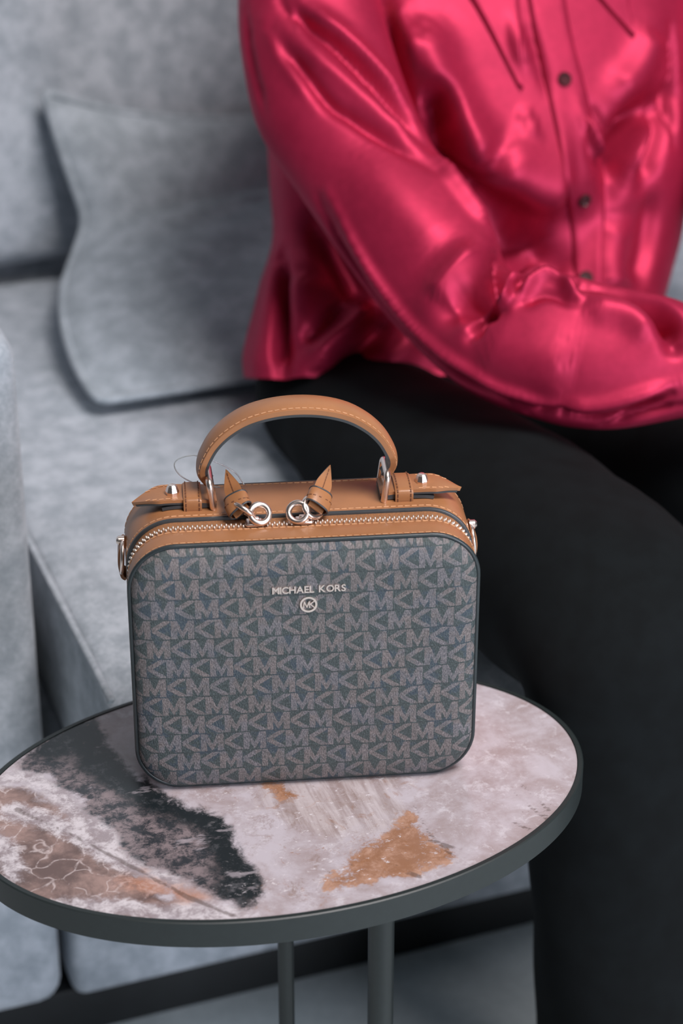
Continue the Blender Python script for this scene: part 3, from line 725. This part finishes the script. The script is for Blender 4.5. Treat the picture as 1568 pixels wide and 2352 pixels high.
# ------------------------------------------------------------------ person
person = thing('person', 'person in a crimson satin shirt and black trousers seated on the grey sofa', 'person', tuple(S(.2, .17, 0)))
PL = np.array(S(.2, .17, 0))
def loft(secs, n, m, kb=.85, power=1.0, tilt=0.0):
    """secs: (Lx, Ly, dL, Rx, Ry, dR, k) outline pixels with depths -> closed tube of rings"""
    A = []
    for q in secs:
        L, R = PD(q[0], q[1], q[2]), PD(q[3], q[4], q[5]); A.append(np.concatenate([(L+R)/2, (R-L)/2, [q[6]]]))
    A = catmull(A, n); C, a, k = A[:, :3], A[:, 3:6], A[:, 6]
    T = nrm(np.gradient(C, axis=0)); G = []
    for i in range(n):
        b = np.cross(T[i], a[i]); b = nrm(b)*np.linalg.norm(a[i])*k[i]
        view = nrm(C[i]-np.array([0, 0, CAM_H]))
        if b@view > 0: b = -b                          # +b looks at the viewer
        if tilt != 0: b = b+np.array([0, 0, 1.])*np.linalg.norm(b)*tilt*float(sstep(np.array(i/n), .55, .98))
        row = []; pw = power if not isinstance(power, tuple) else power[0]+(power[1]-power[0])*float(sstep(np.array(i/n), .45, .85))
        for q in np.linspace(0, 2*math.pi, m, endpoint=False):
            c, s = math.cos(q), math.sin(q)
            row.append(C[i]+a[i]*(abs(c)**pw*np.sign(c))+b*(abs(s)**pw*np.sign(s)))
        G.append(row)
    return np.array(G)
def grid_normals(G, closev=True):
    du = np.gradient(G, axis=0)
    dv = (np.roll(G, -1, 1)-np.roll(G, 1, 1)) if closev else np.gradient(G, axis=1)
    N = nrm(np.cross(du, dv)); C = G.mean(1, keepdims=True)
    if ((G-C)*N).sum() < 0: N = -N
    return N
def fold(G, specs, noise=0.0, seed=0):
    """press folds (valleys < 0, ridges > 0) along polylines that lie on the visible side of a surface"""
    N = grid_normals(G); V = G.reshape(-1, 3); NN = N.reshape(-1, 3)
    vis = ((V-np.array([0, 0, CAM_H]))*NN).sum(1) < 0; uv = proj(V); disp = np.zeros(len(V))
    idx = np.where(vis)[0]
    for pts, wpx, mm in specs:
        cp = catmull([(x, y) for x, y in pts], 12*(len(pts)-1)+1); L3 = []
        for p in cp:
            dd = ((uv[idx]-p)**2).sum(1); j = idx[np.argmin(dd)]
            if dd.min() < 60**2: L3.append(V[j])
        if len(L3) < 2: continue
        L3 = np.array(L3)
        for _ in range(6): L3[1:-1] = .5*L3[1:-1]+.25*(L3[:-2]+L3[2:])
        k = np.ones(len(L3)); e = np.linspace(0, 1, len(L3)); k = .25+.75*sstep(np.minimum(e, 1-e), 0, .25)
        w = wpx*1.75/F; best = np.zeros(len(V))
        near = np.where((np.abs(V-L3.mean(0)).max(1) < .45))[0]
        D = np.linalg.norm(V[near][:, None]-L3[None], axis=2); j = D.argmin(1); dmin = D.min(1)
        best[near] = np.exp(-(dmin/w)**2)*k[j]; disp += best*mm*.0014
    if noise:
        r = np.random.default_rng(seed)
        for _ in range(14):
            kv = r.normal(0, 1, 3)*r.uniform(12, 34); disp += noise*.001*np.sin(V@kv+r.uniform(0, 6))/ (1+np.linalg.norm(kv)/40)
    return (V+NN*disp[:, None]).reshape(G.shape)
def cloth(name, G, mat, par, closev=True, cap=False):
    m = MB(); m.grid(G-PL, closev=closev, capu=cap); return m.build(name, mat, par)
# torso of the shirt
tor = [(1020,-500,1.82, 1290,-520,1.86, .55), (860,-420,1.79, 1420,-470,1.87, .46), (700,-330,1.81, 1560,-380,1.90, .48), (640,-160,1.82, 1630,-200,1.92, .50), (625,0,1.83, 1610,0,1.925, .54), (614,200,1.83, 1580,200,1.93, .57), (624,400,1.83, 1564,400,1.925, .56),
       (632,540,1.83, 1550,540,1.92, .40), (604,650,1.82, 1520,650,1.91, .38), (584,740,1.81, 1490,735,1.895, .40), (568,820,1.80, 1440,815,1.88, .42), (570,868,1.795, 1400,850,1.87, .42)]
tor = [(a, b, c+.012, d, e, f+.012, k) for a, b, c, d, e, f, k in tor]
def hem_y(t):
    g = loft(tor, 60, 120, power=(.88, .55), tilt=t)[-1]; u = proj(g); dd = np.abs(u[:, 0]-850)+2000*(((g[:, 1]*CT-(g[:, 2]-CAM_H)*ST)) > 1.83)
    return u[dd.argmin(), 1]
TILT = min(np.linspace(-1.2, .3, 31), key=lambda t: abs(hem_y(t)-866))     # the hem hangs level over the lap
GT = loft(tor, 240, 340, power=(.88, .55), tilt=float(TILT))
GT = fold(GT, [
    ([(945,20),(990,160),(1060,310),(1125,400)], 60, 15),
    ([(965,205),(1000,235),(1022,310),(1045,390),(1100,440)], 28, -32),
    ([(990,240),(1010,330),(1040,410)], 26, -8),
    ([(1085,430),(1150,510),(1185,600)], 55, -24),
    ([(1170,560),(1260,600),(1300,640)], 50, -10),
    ([(1110,370),(1220,420),(1310,430)], 80, 16),
    ([(885,20),(925,220),(1000,345)], 24, -16),
    ([(905,10),(950,150)], 22, 6),
    ([(1395,440),(1415,350),(1460,280),(1540,215)], 34, -28),
    ([(1475,430),(1515,320),(1545,215)], 24, -11),
    ([(1440,400),(1480,320),(1520,270)], 20, 5),
    ([(1540,60),(1548,200),(1550,330)], 10, -8),
    ([(1400,230),(1470,150),(1500,60)], 45, 8),
    ([(1330,250),(1372,330),(1402,378)], 14, 9),
    ([(1345,240),(1395,310)], 14, -5),
    ([(1180,60),(1205,150)], 20, 5),
    ([(1200,40),(1240,140),(1260,220)], 14, -3),
    ([(1205,250),(1225,310)], 9, 4),
    ([(700,620),(695,720),(712,810)], 50, 7),
    ([(640,590),(645,720),(650,860)], 22, -17),
    ([(860,690),(790,765),(700,850)], 30, 13),
    ([(905,720),(835,790),(765,862)], 22, -14),
    ([(790,680),(735,760),(690,790)], 18, -6),
    ([(960,760),(900,820),(860,860)], 40, 7),
    ([(720,480),(800,610),(850,690)], 40, -16),
    ([(1230,540),(1255,600)], 20, -5),
    ([(1420,480),(1400,600),(1410,680)], 50, 8),
    ([(1500,430),(1480,560),(1450,660)], 30, -6),
    ], noise=.4, seed=2)
shirt = cloth('shirt', GT, M_SATIN, person)
shirt['label'] = 'crimson satin button-up shirt with pointed collar'
# right sleeve (towards the bag)
slv = [(800,-430,1.80, 960,-400,1.84, .8), (700,-380,1.785, 930,-330,1.81, .85), (610,-250,1.775, 890,-230,1.79, .85), (560,-110,1.765, 868,-110,1.775, .80), (544,0,1.76, 872,-20,1.765, .75), (550,130,1.75, 892,70,1.755, .72), (590,290,1.735, 930,200,1.745, .70), (680,432,1.72, 985,330,1.73, .70), (785,580,1.70, 1050,420,1.71, .70),
       (880,712,1.685, 1115,515,1.695, .70), (960,802,1.67, 1160,580,1.68, .72), (1045,878,1.655, 1178,604,1.66, .72), (1130,926,1.645, 1225,612,1.65, .70), (1220,958,1.635, 1295,630,1.64, .66), (1310,980,1.63, 1385,652,1.635, .64), (1420,985,1.625, 1475,672,1.63, .62), (1560,964,1.62, 1575,700,1.625, .60), (1660,945,1.61, 1665,760,1.615, .60), (1700,935,1.605, 1700,800,1.61, .62)]
slv = [(a, b, c-.028, d, e, f-.028, k) for a, b, c, d, e, f, k in slv]
GS = loft(slv, 320, 130, power=1.0)
SLEEVE_FOLDS = [
    ([(640,0),(700,50),(790,120),(890,225),(985,345)], 15, -9),
    ([(690,10),(780,80),(860,160),(935,260)], 24, 7),
    ([(618,70),(680,150),(760,240),(860,305),(1000,395)], 15, -7),
    ([(600,40),(660,140),(730,230)], 18, 3),
    ([(660,70),(770,170),(880,270),(950,335)], 20, 4),
    ([(655,0),(700,75)], 8, 4),
    ([(990,350),(1060,450),(1120,530)], 20, 6),
    ([(560,20),(572,140),(610,260)], 12, -2.5),
    ([(755,440),(840,600),(955,755),(1065,842),(1180,900),(1290,940)], 12, 5),
    ([(730,455),(812,610),(930,770),(1045,862),(1165,920)], 12, -6),
    ([(1178,575),(1130,635),(1085,680),(1035,715)], 34, -26),
    ([(1100,560),(1040,630),(990,690)], 34, 6),
    ([(1205,634),(1170,650),(1163,688),(1128,700)], 9, 9),
    ([(1152,636),(1145,672)], 8, -7),
    ([(1150,712),(1105,732),(1082,775)], 14, -12),
    ([(1185,684),(1235,642),(1290,648),(1325,688)], 12, 8),
    ([(1195,655),(1260,618),(1350,636)], 10, -9),
    ([(1195,700),(1250,675),(1330,700)], 14, -4),
    ([(1290,640),(1380,655),(1470,685),(1530,735),(1545,795)], 21, -20),
    ([(1330,700),(1440,715),(1510,775)], 34, 5),
    ([(1215,948),(1270,945),(1310,950)], 12, -6),
    ([(1290,955),(1400,958),(1470,935),(1540,908)], 10, -10),
    ([(1280,932),(1400,928),(1560,880)], 18, 5),
    ([(1390,978),(1480,955),(1568,930)], 9, -6),
    ([(1090,790),(1200,830),(1330,850)], 60, 4),
    ([(800,330),(930,480),(1020,580)], 60, 3)]
GS = fold(GS, SLEEVE_FOLDS, noise=.5, seed=5)
cloth('sleeve', GS, M_SATIN, shirt)
# left sleeve (mostly outside the frame)
slv2 = [(1440,-440,1.87, 1560,-430,1.90, .8), (1520,-330,1.87, 1760,-280,1.92, .9), (1550,-150,1.875, 1830,-120,1.93, .9), (1548,60,1.88, 1850,60,1.94, .9), (1560,250,1.88, 1860,240,1.93, .9), (1600,420,1.86, 1890,380,1.91, .9), (1680,560,1.82, 1960,500,1.86, .9), (1770,720,1.76, 2010,600,1.80, .85), (1820,850,1.70, 2020,720,1.74, .8), (1840,930,1.66, 2010,810,1.69, .75)]
GL = fold(loft(slv2, 160, 80), [([(1600,-100),(1700,150),(1720,400)], 30, -8), ([(1700,480),(1850,520)], 25, -10)], noise=.8, seed=9)
cloth('sleeve', GL, M_SATIN, shirt)
# surface lookup on the shirt front
TV = GT.reshape(-1, 3); TN = grid_normals(GT).reshape(-1, 3); TVIS = np.where(((TV-np.array([0, 0, CAM_H]))*TN).sum(1) < 0)[0]; TUV = proj(TV)[TVIS]
def on_shirt(px, py, lift=0.0):
    d2 = ((TUV-np.array([px, py]))**2).sum(1); j = np.argsort(d2)[:6]; w = 1/(d2[j]+4); w /= w.sum()
    ii = TVIS[j]; n_ = nrm((TN[ii]*w[:, None]).sum(0)); d = ((TV[ii]*w[:, None]).sum(0)-np.array([0, 0, CAM_H])); dep = d[1]*CT-d[2]*ST
    return PD(px, py, dep)+n_*lift, n_
def shirt_patch(name, rows, lift, thick, mat=M_SATIN, par=shirt, nu=24, nv=10):
    """a sewn-on strip of cloth: rows = (left pixel, right pixel) from top to bottom"""
    A = catmull([np.concatenate([l, r]) for l, r in rows], nu); G = []; B = []
    for q in A:
        top, bot = [], []
        for t_ in np.linspace(0, 1, nv):
            e = min(t_, 1-t_); x, y = q[0]+(q[2]-q[0])*t_, q[1]+(q[3]-q[1])*t_
            p, n_ = on_shirt(x, y, 0); top.append(p+n_*(lift if 0 < t_ < 1 else lift*.55)); bot.append(p+n_*(lift-thick))
        G.append(top+bot[::-1])
    G = np.array(G)
    for _ in range(2): G[1:-1] = .5*G[1:-1]+.25*(G[:-2]+G[2:])
    return cloth(name, G, mat, par, True, True)
shirt_patch('placket', [((1175,-200),(1262,-205)), ((1205,-40),(1290,-45)), ((1228,90),(1312,85)), ((1262,240),(1350,230)), ((1290,370),(1380,360)), ((1306,480),(1388,475)), ((1316,580),(1384,580)), ((1320,660),(1382,660))], .0028, .004, nu=60)
def collar(name, pts_in, pts_out, lift):
    shirt_patch(name, list(zip(pts_in, pts_out)), lift, .004, nu=40, nv=16)
collar('collar', [(1000,-330), (985,-220), (1005,-110), (1081,0), (1140,105), (1190,200)], [(1150,-330), (1172,-220), (1184,-110), (1190,0), (1196,105), (1199,206)], .0042)
collar('collar', [(1265,-330), (1262,-240), (1290,-140), (1330,-60), (1380,5), (1447,78)], [(1420,-340), (1440,-250), (1450,-160), (1447,-70), (1440,10), (1456,86)], .0046)
def button(px, py):
    p, n_ = on_shirt(px, py, .0034); a = nrm(np.cross(n_, (0, 0, 1.))); b = np.cross(n_, a); R = .0060; G = []
    for q in np.linspace(0, 2*math.pi, 28, endpoint=False):
        G.append([p-PL+(a*math.cos(q)+b*math.sin(q))*r*R+n_*h_ for r, h_ in ((1, 0), (1, .0014), (.9, .0021), (.74, .0021), (.66, .0014), (.01, .0013))])
    bt = MB().grid(G, closeu=True).build('button', M_BUTTON, shirt, True, 40)
for q in ((1292,184), (1337,455), (1256,-75), (1345,640)): button(*q)
# ------------------------------------------------------------------ trousers
def limb_rings(pts, rad, n, m, flat=1.0):
    P = catmull(pts, n); r = catmull([(x,) for x in rad], n)[:, 0]; T = nrm(np.gradient(P, axis=0)); a = nrm(np.cross(T[0], (0, 0, 1.)) if abs(T[0][2]) < .9 else np.cross(T[0], SU)); G = []
    for i in range(n):
        a = nrm(a-T[i]*(a@T[i])); b = np.cross(T[i], a)
        G.append([P[i]+r[i]*(a*math.cos(q)+b*flat*math.sin(q)) for q in np.linspace(0, 2*math.pi, m, endpoint=False)])
    return np.array(G)
def wrinkle(G, amp, seed):
    r = np.random.default_rng(seed); N = grid_normals(G); V = G.reshape(-1, 3); d = np.zeros(len(V))
    for _ in range(12):
        kv = r.normal(0, 1, 3)*r.uniform(10, 45); d += amp*np.sin(V@kv+r.uniform(0, 6))/3
    return G+N*d.reshape(G.shape[0], -1)[..., None]
hipR, hipL = S(.100, .17, .462), S(.28, .18, .462)
kneeR, kneeL = S(.158, -.270, .475), S(.40, -.272, .475)
ankR, ankL = S(.188, -.296, .10), S(.42, -.298, .10)
tr = MB()
for hp, kn, an_, sd_ in ((hipR, kneeR, ankR, 1), (hipL, kneeL, ankL, 2)):
    pts = [hp+SN*.05, hp, hp+(kn-hp)*.4, hp+(kn-hp)*.8, kn+SN*.0-np.array([0, 0, .015]), kn*.75+an_*.25, kn*.4+an_*.6, an_, an_-np.array([0, 0, .055])]
    G = wrinkle(limb_rings(pts, [.055, .066, .084, .087, .084, .084, .090, .100, .106], 90, 48, .80), .0022, sd_)
    ysl = (G-SO)@SN; G[..., 2] = np.where((ysl > -.205) & (np.arange(len(G))[:, None] < 46), np.maximum(G[..., 2], .4365), G[..., 2])
    tr.grid(G-PL, closev=True)
hipc = [S(.205, .18, .4365), S(.205, .18, .47), S(.205, .18, .50), S(.205, .18, .54)]
G = []
for c, rx, ry in zip(catmull(hipc, 20), np.interp(np.linspace(0, 1, 20), [0, .3, .6, 1], [.125, .130, .115, .09]), np.interp(np.linspace(0, 1, 20), [0, .4, 1], [.07, .075, .05])):
    G.append([c+SU*rx*math.cos(q)+SN*ry*math.sin(q) for q in np.linspace(0, 2*math.pi, 48, endpoint=False)])
tr.grid(np.array(G)-PL, closev=True, capu=True)
tro = tr.build('trousers', M_TROUSER, person); tro['label'] = 'wide black trousers'
for an_ in (ankR, ankL):
    G = []
    for t_ in np.linspace(0, 1, 20):
        c = an_*np.array([1, 1, 0])+SN*(.06-.25*t_); w_ = .036*math.sqrt(max(.02, 1-(2*t_-1)**4)); hh = (.075-.045*t_)*math.sqrt(max(.03, 1-(2*t_-1)**6))
        G.append([c+SU*w_*math.cos(q)+np.array([0, 0, max(0.001, hh*.5+hh*.5*math.sin(q)+.001)]) for q in np.linspace(0, 2*math.pi, 18, endpoint=False)])
    MB().grid(np.array(G)-PL, closev=True, capu=True).build('shoe', M_SHOE, person)
# ------------------------------------------------------------------ body under the clothes: one skinned figure with head and hands
def make_body():
    J = {}; E = []; R = []
    def v(name, p, r, par=None):
        J[name] = len(R); R.append((np.array(p)-PL, r))
        if par: E.append((J[par], J[name]))
    tc = lambda px, py, d: PD(px, py, d)
    v('pelvis', S(.19, .19, .50), .036)
    v('waist', tc(1060, 640, 1.885), .034, 'pelvis'); v('midriff', tc(1085, 450, 1.89), .045, 'waist'); v('chest', tc(1100, 250, 1.89), .060, 'midriff'); v('upper', tc(1130, -150, 1.885), .058, 'chest')
    top = tc(1150, -400, 1.865); v('neck0', top, .050, 'upper'); nk = top+np.array([.012, -.02, .085]); v('neck1', nk, .045, 'neck0')
    hd = nk+np.array([.006, -.015, .075]); v('head0', hd, .070, 'neck1'); v('head1', hd+np.array([0, .004, .075]), .078, 'head0'); v('head2', hd+np.array([0, .01, .125]), .055, 'head1')
    v('shR', tc(850, -240, 1.835), .026, 'upper'); v('armR', tc(740, 150, 1.741), .026, 'shR'); v('elbR', tc(930, 570, 1.681), .024, 'armR'); v('elR', tc(1060, 770, 1.644), .022, 'elbR'); v('foR', tc(1350, 835, 1.620), .017, 'elR'); v('wrR', tc(1690, 872, 1.585), .016, 'foR')
    v('shL', tc(1540, -270, 1.89), .034, 'upper'); v('armL', tc(1700, 150, 1.905), .028, 'shL'); v('elL', tc(1830, 590, 1.82), .026, 'armL'); v('foL', tc(1905, 740, 1.74), .024, 'elL'); v('wrL', tc(1925, 880, 1.67), .020, 'foL')
    for s, hp, kn, an_ in (('R', hipR, kneeR, ankR), ('L', hipL, kneeL, ankL)):
        v('hip'+s, hp+np.array([0, 0, .012]), .026, 'pelvis'); v('kn'+s, kn+np.array([0, 0, .004]), .034, 'hip'+s); v('an'+s, an_, .035, 'kn'+s); v('toe'+s, an_*np.array([1, 1, 0])-SN*.10+np.array([0, 0, .03]), .018, 'an'+s)
    # hands folded on the lap: palm and five fingers each
    for s, w, dirv, side, dn in (('R', R[J['wrR']][0]+PL, nrm(np.array([.85, -.28, -.14])), nrm(np.array([.30, .95, .05])), np.array([0, 0, -1.])), ('L', R[J['wrL']][0]+PL, nrm(np.array([-.30, -.90, -.25])), nrm(np.array([.80, -.55, .05])), np.array([0, 0, -1.]))):
        v('palm'+s, w+dirv*.045, .021, 'wr'+s)
        for k, (o_, L) in enumerate(((-.027, .062), (-.009, .075), (.009, .070), (.026, .056))):
            b0 = w+dirv*.082+side*o_
            v(f'f{s}{k}0', b0, .0095, 'palm'+s); v(f'f{s}{k}1', b0+dirv*L*.45+dn*.006, .0085, f'f{s}{k}0'); v(f'f{s}{k}2', b0+dirv*L*.78+dn*.020, .008, f'f{s}{k}1'); v(f'f{s}{k}3', b0+dirv*L*.95+dn*.034, .007, f'f{s}{k}2')
        t0 = w+dirv*.030-side*.030; v(f't{s}0', t0, .010, 'palm'+s); v(f't{s}1', t0+dirv*.03-side*.012+dn*.006, .009, f't{s}0'); v(f't{s}2', t0+dirv*.052-side*.010+dn*.014, .0075, f't{s}1')
    me = bpy.data.meshes.new('body'); me.from_pydata([tuple(p) for p, _ in R], E, []); me.update()
    o = add_obj('body', me, M_SKIN, person, False)
    sk = o.modifiers.new('skin', 'SKIN'); sk.use_smooth_shade = True
    for i, (_, r) in enumerate(R): me.skin_vertices[0].data[i].radius = (r, r)
    me.skin_vertices[0].data[0].use_root = True
    ss = o.modifiers.new('sub', 'SUBSURF'); ss.levels = 2; ss.render_levels = 2
    # face and hair
    fwd = nrm(np.array([.337, -.94, -.12])); rt = nrm(np.cross(fwd, (0, 0, 1.))); hc = hd+np.array([0, .004, .045])
    def blob(name, c, rx, ry, rz, mat, par=o, cut=None):
        G = []
        for a in np.linspace(.001, math.pi-.001, 16):
            G.append([c-PL+rt*rx*math.sin(a)*math.cos(q)+fwd*ry*math.sin(a)*math.sin(q)+np.array([0, 0, rz*math.cos(a)]) for q in np.linspace(0, 2*math.pi, 24, endpoint=False)])
        return MB().grid(G, closev=True).build(name, mat, par)
    for sx in (-1, 1):
        blob('eye', hc+fwd*.068+rt*sx*.030, .012, .009, .007, M_EYE); blob('ear', hc+rt*sx*.076-np.array([0, 0, .005]), .008, .016, .028, M_SKIN)
    blob('nose', hc+fwd*.080-np.array([0, 0, .020]), .011, .014, .020, M_SKIN); blob('mouth', hc+fwd*.072-np.array([0, 0, .050]), .022, .008, .007, M_LIPS)
    hr = blob('hair', hc-fwd*.042+np.array([0, 0, .036]), .090, .086, .092, M_HAIR, person)
    blob('hair', hc-fwd*.060-np.array([0, 0, .070]), .080, .045, .130, M_HAIR, person)
make_body()
